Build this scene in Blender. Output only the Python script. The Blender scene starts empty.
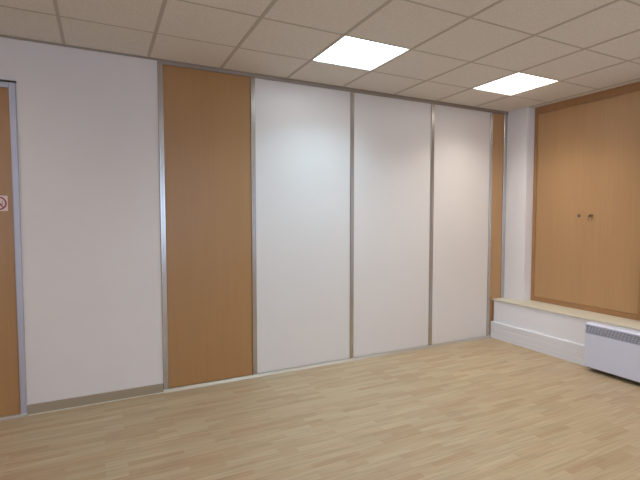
import bpy, bmesh, math, random
from mathutils import Matrix, Vector
random.seed(7)
scene = bpy.context.scene
COL = scene.collection
H = 2.804                      # ceiling height
XR = 4.771                     # face of the right-hand pillar
RAD = math.radians

# ------------------------------------------------------------------ materials
def new_mat(name):
    m = bpy.data.materials.new(name); m.use_nodes = True
    nt = m.node_tree
    return m, nt, nt.nodes['Principled BSDF']

def plain(name, col, rough=0.5, metal=0.0, spec=0.5, noise=0.0, nscale=30, bump=0.0, coat=0.0):
    m, nt, p = new_mat(name)
    p.inputs['Roughness'].default_value = rough
    p.inputs['Metallic'].default_value = metal
    p.inputs['Specular IOR Level'].default_value = spec
    p.inputs['Coat Weight'].default_value = coat
    p.inputs['Base Color'].default_value = (*col, 1)
    if noise or bump:
        tc = nt.nodes.new('ShaderNodeTexCoord')
        n = nt.nodes.new('ShaderNodeTexNoise'); n.inputs['Scale'].default_value = nscale
        n.inputs['Detail'].default_value = 4
        nt.links.new(tc.outputs['Object'], n.inputs['Vector'])
        if noise:
            r = nt.nodes.new('ShaderNodeMapRange')
            r.inputs['From Min'].default_value = .3; r.inputs['From Max'].default_value = .7
            r.inputs['To Min'].default_value = 1 - noise; r.inputs['To Max'].default_value = 1 + noise
            nt.links.new(n.outputs['Fac'], r.inputs['Value'])
            mx = nt.nodes.new('ShaderNodeVectorMath'); mx.operation = 'SCALE'
            mx.inputs[0].default_value = col
            nt.links.new(r.outputs['Result'], mx.inputs['Scale'])
            nt.links.new(mx.outputs['Vector'], p.inputs['Base Color'])
        if bump:
            b = nt.nodes.new('ShaderNodeBump'); b.inputs['Strength'].default_value = bump
            b.inputs['Distance'].default_value = .002
            nt.links.new(n.outputs['Fac'], b.inputs['Height'])
            nt.links.new(b.outputs['Normal'], p.inputs['Normal'])
    return m

def wood(name, dark, light, scale=(55, 55, 1.6), rough=.38):
    """beech laminate: fine vertical grain and short flecks"""
    m, nt, p = new_mat(name)
    tc = nt.nodes.new('ShaderNodeTexCoord')
    mp = nt.nodes.new('ShaderNodeMapping'); mp.inputs['Scale'].default_value = scale
    nt.links.new(tc.outputs['Object'], mp.inputs['Vector'])
    n = nt.nodes.new('ShaderNodeTexNoise'); n.inputs['Scale'].default_value = 1; n.inputs['Detail'].default_value = 5
    nt.links.new(mp.outputs['Vector'], n.inputs['Vector'])
    mp2 = nt.nodes.new('ShaderNodeMapping'); mp2.inputs['Scale'].default_value = (5, 5, .5)
    nt.links.new(tc.outputs['Object'], mp2.inputs['Vector'])
    n2 = nt.nodes.new('ShaderNodeTexNoise'); n2.inputs['Scale'].default_value = 1
    nt.links.new(mp2.outputs['Vector'], n2.inputs['Vector'])
    ad = nt.nodes.new('ShaderNodeMath'); ad.operation = 'ADD'
    nt.links.new(n.outputs['Fac'], ad.inputs[0]); nt.links.new(n2.outputs['Fac'], ad.inputs[1])
    mr = nt.nodes.new('ShaderNodeMapRange')
    mr.inputs['From Min'].default_value = .65; mr.inputs['From Max'].default_value = 1.35
    nt.links.new(ad.outputs[0], mr.inputs['Value'])
    mix = nt.nodes.new('ShaderNodeMix'); mix.data_type = 'RGBA'
    mix.inputs['A'].default_value = (*dark, 1); mix.inputs['B'].default_value = (*light, 1)
    nt.links.new(mr.outputs['Result'], mix.inputs['Factor'])
    nt.links.new(mix.outputs['Result'], p.inputs['Base Color'])
    p.inputs['Roughness'].default_value = rough
    return m

def floor_material():
    m, nt, p = new_mat('beech_strip_laminate')
    N, L = nt.nodes, nt.links
    tc = N.new('ShaderNodeTexCoord')
    def brick(w, h, c1, c2, mortar, off, seed):
        mp = N.new('ShaderNodeMapping'); mp.inputs['Location'].default_value = (seed, 0, 0)
        L.new(tc.outputs['Object'], mp.inputs['Vector'])
        b = N.new('ShaderNodeTexBrick'); b.offset = off; b.offset_frequency = 2; b.squash = 1
        b.inputs['Scale'].default_value = 1
        b.inputs['Brick Width'].default_value = w; b.inputs['Row Height'].default_value = h
        b.inputs['Mortar Size'].default_value = mortar; b.inputs['Mortar Smooth'].default_value = .2
        b.inputs['Color1'].default_value = (*c1, 1); b.inputs['Color2'].default_value = (*c2, 1)
        b.inputs['Bias'].default_value = 0
        L.new(mp.outputs['Vector'], b.inputs['Vector'])
        return b
    b1 = brick(.33, .052, FLOOR_A, FLOOR_B, 0.0, .37, 3.3)
    b1.inputs['Mortar'].default_value = (*FLOOR_A, 1)
    b2 = brick(1.29, .156, (1, 1, 1), (.95, .95, .95), .0012, .41, 8.1)
    b2.inputs['Mortar'].default_value = (.84, .81, .77, 1)
    mp = N.new('ShaderNodeMapping'); mp.inputs['Scale'].default_value = (2.2, 42, 1)
    L.new(tc.outputs['Object'], mp.inputs['Vector'])
    n = N.new('ShaderNodeTexNoise'); n.inputs['Scale'].default_value = 1.3; n.inputs['Detail'].default_value = 5
    L.new(mp.outputs['Vector'], n.inputs['Vector'])
    r = N.new('ShaderNodeMapRange'); r.inputs['From Min'].default_value = .3; r.inputs['From Max'].default_value = .7
    r.inputs['To Min'].default_value = .86; r.inputs['To Max'].default_value = 1.12
    L.new(n.outputs['Fac'], r.inputs['Value'])
    m1 = N.new('ShaderNodeMix'); m1.data_type = 'RGBA'; m1.blend_type = 'MULTIPLY'; m1.inputs['Factor'].default_value = 1
    L.new(b1.outputs['Color'], m1.inputs['A']); L.new(b2.outputs['Color'], m1.inputs['B'])
    sc = N.new('ShaderNodeVectorMath'); sc.operation = 'SCALE'
    L.new(m1.outputs['Result'], sc.inputs[0]); L.new(r.outputs['Result'], sc.inputs['Scale'])
    L.new(sc.outputs['Vector'], p.inputs['Base Color'])
    p.inputs['Roughness'].default_value = .42
    p.inputs['Specular IOR Level'].default_value = .4
    return m

def tile_material():
    m, nt, p = new_mat('mineral_fibre_tile')
    N, L = nt.nodes, nt.links
    tc = N.new('ShaderNodeTexCoord')
    n = N.new('ShaderNodeTexNoise'); n.inputs['Scale'].default_value = 70; n.inputs['Detail'].default_value = 6
    L.new(tc.outputs['Object'], n.inputs['Vector'])
    r = N.new('ShaderNodeMapRange'); r.inputs['From Min'].default_value = .32; r.inputs['From Max'].default_value = .68
    r.inputs['To Min'].default_value = .93; r.inputs['To Max'].default_value = 1.05
    L.new(n.outputs['Fac'], r.inputs['Value'])
    sc = N.new('ShaderNodeVectorMath'); sc.operation = 'SCALE'; sc.inputs[0].default_value = TILE
    L.new(r.outputs['Result'], sc.inputs['Scale'])
    L.new(sc.outputs['Vector'], p.inputs['Base Color'])
    b = N.new('ShaderNodeBump'); b.inputs['Strength'].default_value = .2; b.inputs['Distance'].default_value = .002
    L.new(n.outputs['Fac'], b.inputs['Height']); L.new(b.outputs['Normal'], p.inputs['Normal'])
    p.inputs['Roughness'].default_value = .95; p.inputs['Specular IOR Level'].default_value = .1
    return m

def glow(name, col, strength):
    m, nt, p = new_mat(name)
    p.inputs['Base Color'].default_value = (.9, .9, .9, 1)
    p.inputs['Emission Color'].default_value = (*col, 1)
    p.inputs['Emission Strength'].default_value = strength
    return m

FLOOR_A = (.455, .315, .185); FLOOR_B = (.53, .415, .262)
TILE = (.755, .70, .635)
LIGHT = 9.0; REAR = 1.0
M_floor = floor_material()
M_tile = tile_material()
M_grid = plain('ceiling_grid_paint', (.50, .44, .37), .6)
M_angle = plain('edge_angle_paint', (.34, .28, .22), .6)
M_wall = plain('white_wall_paint', (.77, .71, .67), .7, noise=.015, nscale=2)
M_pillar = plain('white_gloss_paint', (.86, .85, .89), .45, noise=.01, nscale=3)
M_panel = plain('white_laminate', (.77, .72, .685), .32, spec=.5, noise=.012, nscale=1.5)
M_wood = wood('beech_laminate', (.385, .20, .075), (.43, .228, .088))
M_frame = wood('beech_frame', (.36, .18, .076), (.42, .215, .092))
M_cup = wood('pale_beech_laminate', (.465, .262, .118), (.515, .30, .14), rough=.42)
M_alu = plain('brushed_aluminium', (.56, .52, .49), .27, 1.0)
M_aludark = plain('dull_aluminium', (.42, .37, .33), .4, .8)
M_skirt = plain('olive_beige_skirting', (.35, .28, .19), .5)
M_track = plain('pale_anodised_metal', (.60, .56, .49), .33, .6)
M_trunk = plain('white_plastic_trunking', (.80, .79, .83), .4)
M_ledge = plain('cream_ledge', (.70, .65, .53), .4)
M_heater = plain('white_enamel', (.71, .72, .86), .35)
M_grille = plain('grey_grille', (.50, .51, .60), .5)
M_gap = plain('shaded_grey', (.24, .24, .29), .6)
M_dframe = plain('satin_door_frame', (.50, .48, .53), .5, .6)
M_dark = plain('dark_metal_and_shadow', (.06, .05, .045), .5)  # heater brackets, and the painted shadows above the door frame and under the heater
M_brass = plain('lock_metal', (.30, .24, .17), .35, .8)
M_lamp1 = glow('cool_diffuser', (.80, .93, 1.0), 6)
M_lamp2 = glow('neutral_diffuser', (1.0, .97, .92), 4)
M_lampframe = plain('white_lamp_frame', (.75, .72, .72), .4)
M_signw = plain('white_sign_film', (.78, .62, .56), .5)
M_signr = plain('red_sign_ink', (.32, .045, .05), .5)
M_signk = plain('black_sign_ink', (.10, .06, .08), .5)
M_side = plain('side_wall_paint', (.74, .70, .67), .8)
M_glass, _nt, _p = new_mat('window_glass')
_p.inputs['Transmission Weight'].default_value = 1; _p.inputs['Roughness'].default_value = 0
_p.inputs['IOR'].default_value = 1.01

# ------------------------------------------------------------------ geometry helpers
def box(bm, x0, x1, y0, y1, z0, z1):
    vs = [bm.verts.new((x, y, z)) for z in (z0, z1) for y in (y0, y1) for x in (x0, x1)]
    for f in ((0, 2, 3, 1), (4, 5, 7, 6), (0, 1, 5, 4), (2, 6, 7, 3), (0, 4, 6, 2), (1, 3, 7, 5)):
        bm.faces.new([vs[i] for i in f])

def cyl(bm, c, r, depth, axis='Z', seg=24, r2=None):
    rot = {'Z': Matrix(), 'X': Matrix.Rotation(RAD(90), 4, 'Y'), 'Y': Matrix.Rotation(RAD(90), 4, 'X')}[axis]
    bmesh.ops.create_cone(bm, cap_ends=True, segments=seg, radius1=r, radius2=r if r2 is None else r2,
                          depth=depth, matrix=Matrix.Translation(c) @ rot)

def prism(bm, pts, axis, a0, a1):
    """extrude a closed 2-D outline along an axis"""
    def P(u, v, a):
        return {'X': (a, u, v), 'Y': (u, a, v), 'Z': (u, v, a)}[axis]
    A = [bm.verts.new(P(u, v, a0)) for u, v in pts]; B = [bm.verts.new(P(u, v, a1)) for u, v in pts]
    n = len(pts)
    bm.faces.new(A); bm.faces.new(B[::-1])
    for i in range(n):
        bm.faces.new((A[i], A[(i + 1) % n], B[(i + 1) % n], B[i]))

def obj(name, bm, mat, parent=None, bevel=0.0, seg=2, origin=None):
    bmesh.ops.recalc_face_normals(bm, faces=bm.faces[:])
    if origin is not None:
        bmesh.ops.translate(bm, vec=-Vector(origin), verts=bm.verts[:])
    me = bpy.data.meshes.new(name); bm.to_mesh(me); bm.free()
    o = bpy.data.objects.new(name, me); COL.objects.link(o)
    me.materials.append(mat)
    if origin is not None: o.location = origin
    if parent is not None: o.parent = parent
    if bevel:
        b = o.modifiers.new('bevel', 'BEVEL'); b.width = bevel; b.segments = seg; b.limit_method = 'ANGLE'
        b.harden_normals = False
    return o

def boxes(*bs):
    bm = bmesh.new()
    for b in bs: box(bm, *b)
    return bm

def struct(o):
    o['kind'] = 'structure'; return o

def tag(o, label, cat, group=None):
    o['label'] = label; o['category'] = cat
    if group: o['group'] = group
    return o

def thing(name, label, cat, loc=(0, 0, 0), group=None):
    o = bpy.data.objects.new(name, None); o.empty_display_size = .1
    COL.objects.link(o); o.location = loc
    return tag(o, label, cat, group)

# ------------------------------------------------------------------ the room
XL, YB = -3.2, -6.6            # far left wall and wall behind the camera
XE = 5.05                      # outside of the right wall
struct(obj('floor', boxes((XL - .15, XE, YB - .15, .2, -.1, 0)), M_floor))

GX = [-2.98, -2.385, -1.79, -1.195, -.598, 0, .5957, 1.19, 1.8132, 2.4134, 3.0402, 3.6159, 4.2, 4.795]
GY = [.3435 - .8781 + .585, .3435 - .8781, .3435 - 1.442, .3435 - 2.0482, .3435 - 2.6398]
while GY[-1] > YB + .6: GY.append(GY[-1] - .597)
LAMPS = [(8, 1), (11, 1), (8, 5), (11, 5), (5, 5), (2, 1), (2, 5), (5, 8), (8, 8), (11, 8)]

def ceiling_mesh():
    bm = bmesh.new()
    xs = [XL] + GX + [XE - .05]; ys = [.2] + GY[1:] + [YB]
    for i in range(len(xs) - 1):
        for j in range(len(ys) - 1):
            if (i - 1, j) in LAMPS: continue
            v = [bm.verts.new(p) for p in ((xs[i], ys[j + 1], H), (xs[i], ys[j], H), (xs[i + 1], ys[j], H), (xs[i + 1], ys[j + 1], H))]
            bm.faces.new(v)
    box(bm, XL - .15, XE, YB - .15, .2, H + .12, H + .2)
    return bm
ceiling = struct(obj('ceiling', ceiling_mesh(), M_tile))
g = bmesh.new()
for x in GX: box(g, x - .012, x + .012, YB, -.001, H - .003, H + .03)
for y in GY[1:]: box(g, XL, XE - .2, y - .007, y + .007, H - .002, H + .03)
obj('ceiling_grid', g, M_grid, ceiling)
struct(obj('trim_1', boxes((XL, XR, -.014, -.001, H - .014, H - .0005)), M_angle))   # edge angle along the back wall

DX = -.315                     # right-hand edge of the left door frame
PX0 = .663                     # left edge of the panelled partition
wb = boxes((DX, PX0, 0, .15, 0, H), (XL - .15, DX, 0, .15, 2.478, H), (XL - .15, -1.33, 0, .15, 0, 2.478), (PX0, XE, .045, .15, 0, H))
struct(obj('wall_back', wb, M_wall))
struct(obj('wall_left', boxes((XL - .15, XL, YB - .15, 0, 0, H)), M_side))
# right wall: pillar, recess, pillar again
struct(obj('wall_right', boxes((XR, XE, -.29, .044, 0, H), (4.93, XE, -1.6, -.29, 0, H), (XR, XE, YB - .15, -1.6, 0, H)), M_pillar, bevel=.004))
# wall behind the camera with a window in it
WX0, WX1, WZ0, WZ1 = -2.6, 3.2, .9, 2.3
struct(obj('wall_rear', boxes((XL, WX0, YB - .15, YB, 0, H), (WX1, XR, YB - .15, YB, 0, H),
                              (WX0, WX1, YB - .15, YB, 0, WZ0), (WX0, WX1, YB - .15, YB, WZ1, H)), M_side))
fr = []
for k in range(5):
    x = WX0 + (WX1 - WX0) * k / 4
    fr.append((max(x - .03, WX0), min(x + .03, WX1), YB - .10, YB - .04, WZ0, WZ1))
fr += [(WX0, WX1, YB - .10, YB - .04, WZ0, WZ0 + .05), (WX0, WX1, YB - .10, YB - .04, WZ1 - .05, WZ1)]
win = struct(obj('window_1', boxes(*fr), M_side))
obj('window_glass', boxes((WX0 + .02, WX1 - .02, YB - .075, YB - .07, WZ0 + .02, WZ1 - .02)), M_glass, win)

# skirtings, plinth, ledge
struct(obj('baseboard_back', boxes((DX + .002, PX0 - .002, -.012, .01, 0, .078)), M_skirt, bevel=.003))
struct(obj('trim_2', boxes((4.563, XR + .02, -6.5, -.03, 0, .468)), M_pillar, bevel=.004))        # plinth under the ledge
struct(obj('trim_3', boxes((4.552, XR, YB + .02, -.016, .466, .486), (XR - .001, 4.928, -1.598, -.292, .466, .486)), M_ledge, bevel=.004))
tr = bmesh.new()
prism(tr, [(4.563, 0), (4.538, 0), (4.538, .058), (4.541, .061), (4.541, .066), (4.538, .069), (4.538, .128), (4.541, .131),
           (4.541, .136), (4.538, .139), (4.538, .198), (4.543, .205), (4.563, .205)], 'Y', YB + .02, -.012)
struct(obj('trim_4', boxes((DX + .002, PX0 - .002, -.020, -.012, 0, .007)), M_ledge, bevel=.002))
struct(obj('baseboard_right', tr, M_trunk))

# ------------------------------------------------------------------ left door with its frame
dr = struct(obj('door_1', boxes((-1.282, -.358, .004, .044, .022, 2.434)), M_wood, bevel=.002))
obj('door_frame', boxes((-.358, DX, -.014, .05, 0, 2.476), (-1.33, -1.282, -.014, .05, 0, 2.476), (-1.282, -.358, -.014, .05, 2.434, 2.476)),
    M_dframe, dr, bevel=.006)
obj('frame_shadow_strip', boxes((-1.34, DX + .004, -.02, .02, 2.477, 2.486)), M_dark, dr)  # dark strip standing in for the shadow line above the door frame
obj('threshold', boxes((-1.33, DX, -.032, .045, 0, .022)), M_track, dr, bevel=.004)
obj('door_handle', boxes((-1.24, -1.21, -.012, .004, .95, 1.15), (-1.23, -1.22, -.05, -.012, 1.04, 1.06), (-1.23, -1.11, -.06, -.045, 1.04, 1.06)), M_alu, dr, bevel=.003)

# no smoking sign on the door
SX, SZ, SY = -.446, 1.600, .003
sign = thing('no_smoking_sign', 'small square no smoking sign with red ring on the wooden door', 'sign', (SX, SY, SZ))
obj('backing', boxes((-.056, .056, -.002, 0, -.056, .056)), M_signw, sign)
rb = bmesh.new()
n = 48
ring = [[rb.verts.new((r * math.cos(t * 2 * math.pi / n), y, r * math.sin(t * 2 * math.pi / n))) for t in range(n)]
        for r, y in ((.050, -.002), (.050, -.0032), (.040, -.0032), (.040, -.002))]
for q in range(4):
    for t in range(n):
        rb.faces.new((ring[q][t], ring[q][(t + 1) % n], ring[(q + 1) % 4][(t + 1) % n], ring[(q + 1) % 4][t]))
obj('ring', rb, M_signr, sign)
sb = bmesh.new(); box(sb, -.042, .042, -.0034, -.002, -.004, .004)
bmesh.ops.rotate(sb, cent=(0, 0, 0), matrix=Matrix.Rotation(RAD(45), 3, 'Y'), verts=sb.verts[:])
obj('slash', sb, M_signr, sign)
cb = boxes((-.028, .018, -.0028, -.002, -.010, -.001), (.020, .026, -.0028, -.002, -.010, -.001),
           (.019, .022, -.0028, -.002, .002, .010), (.022, .026, -.0028, -.002, .008, .018))
obj('cigarette', cb, M_signk, sign)

# ------------------------------------------------------------------ partition of panels between metal posts
ZT = 2.768
def panel(name, label, x0, x1, mat):
    c = ((x0 + x1) / 2, .02, 0)
    o = obj(name, boxes((x0 + .001, x1 - .001, 0, .04, .022, ZT - .001)), mat, bevel=.002, origin=c)
    return tag(o, label, 'wall panel')
panel('wooden_panel', 'wide beech wood wall panel between two metal posts, left of the white panels', .709, 1.459, M_wood)
panel('white_panel', 'widest white panel, right beside the wide wooden panel', 1.503, 2.512, M_panel)
panel('white_panel', 'white panel between two other white panels in the middle of the wall', 2.554, 3.558, M_panel)
panel('white_panel', 'white panel beside the narrow strip of wood near the corner', 3.606, 4.480, M_panel)
panel('wooden_panel', 'narrow beech wood strip in the corner beside the white pillar', 4.520, 4.712, M_cup)

def post_mesh(w):
    bm = bmesh.new(); h = w / 2
    prism(bm, [(-h, .04), (-h, -.006), (-h + .004, -.010), (-.006, -.010), (-.004, -.0085), (.004, -.0085), (.006, -.010),
               (h - .004, -.010), (h, -.006), (h, .04)], 'Z', .0, ZT)
    return bm
POSTS = [(PX0, .709, 'metal post between the plain white wall and the wide wooden panel'),
         (1.459, 1.503, 'metal post between the wide wooden panel and the first white panel'),
         (2.512, 2.554, 'metal post between the left and middle white panels'),
         (3.558, 3.606, 'metal post between the middle and right white panels'),
         (4.480, 4.520, 'metal post between the right white panel and the narrow wooden strip'),
         (4.712, 4.769, 'metal post in the corner between the narrow wooden strip and the pillar')]
for x0, x1, lab in POSTS:
    o = obj('metal_post', post_mesh(x1 - x0 - .0005), M_alu); o.location = ((x0 + x1) / 2, 0, 0)
    tag(o, lab, 'post', 'metal posts of the panelled wall')
rail = obj('head_rail', boxes((PX0, XR - .002, -.012, .04, ZT, H - .015)), M_aludark, bevel=.002, origin=(2.7, 0, ZT))
tag(rail, 'long thin metal rail along the top of the panels under the ceiling', 'rail')
tkb = bmesh.new()
prism(tkb, [(-.0105, .0005), (-.032, .0005), (-.032, .004), (-.018, .023), (-.0105, .025)], 'X', PX0, 4.536)
track = obj('floor_track', tkb, M_track, origin=(2.6, 0, 0))
tag(track, 'long thin metal strip on the floor along the bottom of the panels', 'rail')

# ------------------------------------------------------------------ ceiling lights
def lamp(i, j, mat, label, group):
    x0, x1, y1, y0 = GX[i] + .0125, GX[i + 1] - .0125, GY[j] - .0075, GY[j + 1] + .0075
    cx, cy = (x0 + x1) / 2, (y0 + y1) / 2; a, b = (x1 - x0) / 2, (y1 - y0) / 2
    t = thing('ceiling_light', label, 'ceiling light', (cx, cy, H), group)
    w = .003
    obj('frame', boxes((-a, a, -b, -b + w, -.001, .07), (-a, a, b - w, b, -.001, .07), (-a, -a + w, -b + w, b - w, -.001, .07),
                       (a - w, a, -b + w, b - w, -.001, .07)), M_lampframe, t)
    obj('diffuser', boxes((-a + w, a - w, -b + w, b - w, .006, .012)), mat, t)
    return t
lamp(8, 1, M_lamp1, 'square lit ceiling light above the white panel beside the wide wooden panel', 'square ceiling lights')
lamp(11, 1, M_lamp2, 'square lit ceiling light nearest the corner with the white pillar', 'square ceiling lights')
# the tubes of the two louvred fittings, and unseen lamps added behind and beside the camera to fill the light
for k, (i, j) in enumerate(LAMPS):
    la = bpy.data.lights.new('ceiling_and_fill_lamp', 'AREA'); la.shape = 'SQUARE'; la.size = .56
    la.energy = LIGHT * .56 * .56 * math.pi * ((1.35, 1.25)[k] if k < 2 else REAR)
    la.spread = RAD(126 if k < 2 else 165)
    la.color = ((.55, .82, 1.0), (1.0, .96, .87))[k] if k < 2 else (1.0, .93, .86)
    lo = bpy.data.objects.new('ceiling_and_fill_lamp', la); COL.objects.link(lo)
    lo.location = ((GX[i] + GX[i + 1]) / 2, (GY[j] + GY[j + 1]) / 2, H + .004)

# ------------------------------------------------------------------ cupboard in the recess of the right wall
CX, CY0, CY1, CZ0, CZ1 = 4.90, -.2915, -1.598, .487, H - .001
cup = thing('wall_cupboard', 'built-in beech cupboard with two tall doors above the cream ledge', 'cupboard', (CX, (CY0 + CY1) / 2, CZ0))
def cpart(name, mat, parent, bm, bevel=0):
    o = obj(name, bm, mat, None, bevel, origin=tuple(cup.location)); o.location = (0, 0, 0); o.parent = parent; return o
cpart('frame', M_frame, cup, boxes((CX - .004, 4.929, -.333, CY0, CZ0, CZ1), (CX - .004, 4.929, CY1, -1.492, CZ0, CZ1),
      (CX - .004, 4.929, -1.492, -.333, CZ0, .538), (CX - .004, 4.929, -1.492, -.333, 2.722, CZ1)), .002)
for k, (a, b, ky) in enumerate(((-.9123, -.336, -.866), (-1.489, -.9127, -1.006))):
    d = cpart('door', M_cup, cup, boxes((CX + .001, 4.925, a, b, .541, 2.719)), .0006)
    bm = bmesh.new(); cyl(bm, (CX - .003, ky, 1.514), .016, .010, 'X'); cyl(bm, (CX - .010, ky, 1.514), .010, .008, 'X')
    lk = cpart('lock', M_brass, d, bm)
    if k == 1:
        bm = bmesh.new(); box(bm, CX - .034, CX - .010, ky - .002, ky + .002, 1.509, 1.519)
        cyl(bm, (CX - .040, ky, 1.512), .013, .003, 'Y')
        box(bm, CX - .041, CX - .038, ky + .004, ky + .018, 1.455, 1.500)
        cpart('key', M_brass, d, bm)

# ------------------------------------------------------------------ panel heater
HX, HY0, HY1, HZ0, HZ1 = 4.42, -1.272, -2.30, .042, .474
heater = thing('panel_heater', 'white electric panel heater with grey top grille under the cream ledge', 'heater', (HX + .05, (HY0 + HY1) / 2, 0))
def hpart(name, mat, bm, bevel=0, parent=None):
    o = obj(name, bm, mat, None, bevel, origin=tuple(heater.location)); o.location = (0, 0, 0); o.parent = parent or heater; return o
hb = bmesh.new()
prism(hb, [(HX, HZ0 + .006), (HX + .006, HZ0), (4.52, HZ0), (4.52, HZ1 + .002), (HX + .02, HZ1), (HX + .004, HZ1 - .012), (HX + .004, HZ1 - .022),
           (HX + .016, HZ1 - .024), (HX + .016, HZ1 - .104), (HX, HZ1 - .106)], 'Y', HY1, HY0)
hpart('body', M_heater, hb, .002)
gb = bmesh.new()
z0, z1 = HZ1 - .104, HZ1 - .024
for k in range(5):
    z = z0 + .002 + k * .0172
    prism(gb, [(HX + .004, z), (HX + .0155, z + .002), (HX + .0155, z + .008), (HX + .004, z + .0065)], 'Y', HY1 + .012, HY0 - .008)
for k in range(4):
    za, zb = z0 + .002 + k * .0172 + .005, z0 + .002 + (k + 1) * .0172 + .002
    y = HY0 - .014 - .006 * k
    while y > HY1 + .03:
        prism(gb, [(y, za), (y - .009, za), (y - .019, zb), (y - .010, zb)], 'X', HX + .005, HX + .0155); y -= .030
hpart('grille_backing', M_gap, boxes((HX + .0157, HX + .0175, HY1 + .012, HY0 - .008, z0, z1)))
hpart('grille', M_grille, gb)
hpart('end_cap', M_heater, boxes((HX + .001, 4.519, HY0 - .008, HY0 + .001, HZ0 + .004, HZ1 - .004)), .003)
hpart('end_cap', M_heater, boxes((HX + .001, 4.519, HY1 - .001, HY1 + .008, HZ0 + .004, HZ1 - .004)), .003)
hpart('bracket', M_dark, boxes((4.519, 4.5375, -1.50, -1.46, .10, .19)))
hpart('bracket', M_dark, boxes((4.519, 4.5375, -2.12, -2.08, .10, .19)))
hpart('bottom_shadow_plate', M_dark, boxes((HX + .02, 4.50, HY1 + .02, HY0 - .02, HZ0 - .008, HZ0)))  # dark slab painted as the shadow beneath the heater body

# ------------------------------------------------------------------ daylight
w = bpy.data.worlds.new('sky'); scene.world = w; w.use_nodes = True
bg = w.node_tree.nodes['Background']
bg.inputs['Color'].default_value = (.55, .72, 1.0, 1); bg.inputs['Strength'].default_value = 4.6
pl = bpy.data.lights.new('window_portal', 'AREA'); pl.shape = 'RECTANGLE'; pl.size = WX1 - WX0; pl.size_y = WZ1 - WZ0
pl.cycles.is_portal = True
po = bpy.data.objects.new('window_portal', pl); COL.objects.link(po)
po.location = ((WX0 + WX1) / 2, YB - .11, (WZ0 + WZ1) / 2); po.rotation_euler = (RAD(90), 0, 0)

# ------------------------------------------------------------------ camera
def Rz(a): return Matrix.Rotation(a, 3, 'Z')
Rm = Rz(-.4626) @ Matrix.Rotation(-.0512, 3, 'X') @ Matrix.Rotation(.0006, 3, 'Y')
right, fwd, up = Rm.col[0], Rm.col[1], Rm.col[2]
cm = Matrix.Identity(4)
for r in range(3):
    cm[r][0] = right[r]; cm[r][1] = up[r]; cm[r][2] = -fwd[r]
cd = bpy.data.cameras.new('camera'); cam = bpy.data.objects.new('camera', cd); COL.objects.link(cam)
cm.translation = (.22, -3.9002, 1.4949)
cam.matrix_world = cm
cd.sensor_fit = 'HORIZONTAL'; cd.sensor_width = 36; cd.lens = 438.136 / 640 * 36
cd.clip_start = .05
scene.camera = cam

vs = scene.view_settings
vs.view_transform = 'Standard'; vs.look = 'None'; vs.gamma = 1; vs.exposure = 0; vs.use_curve_mapping = False
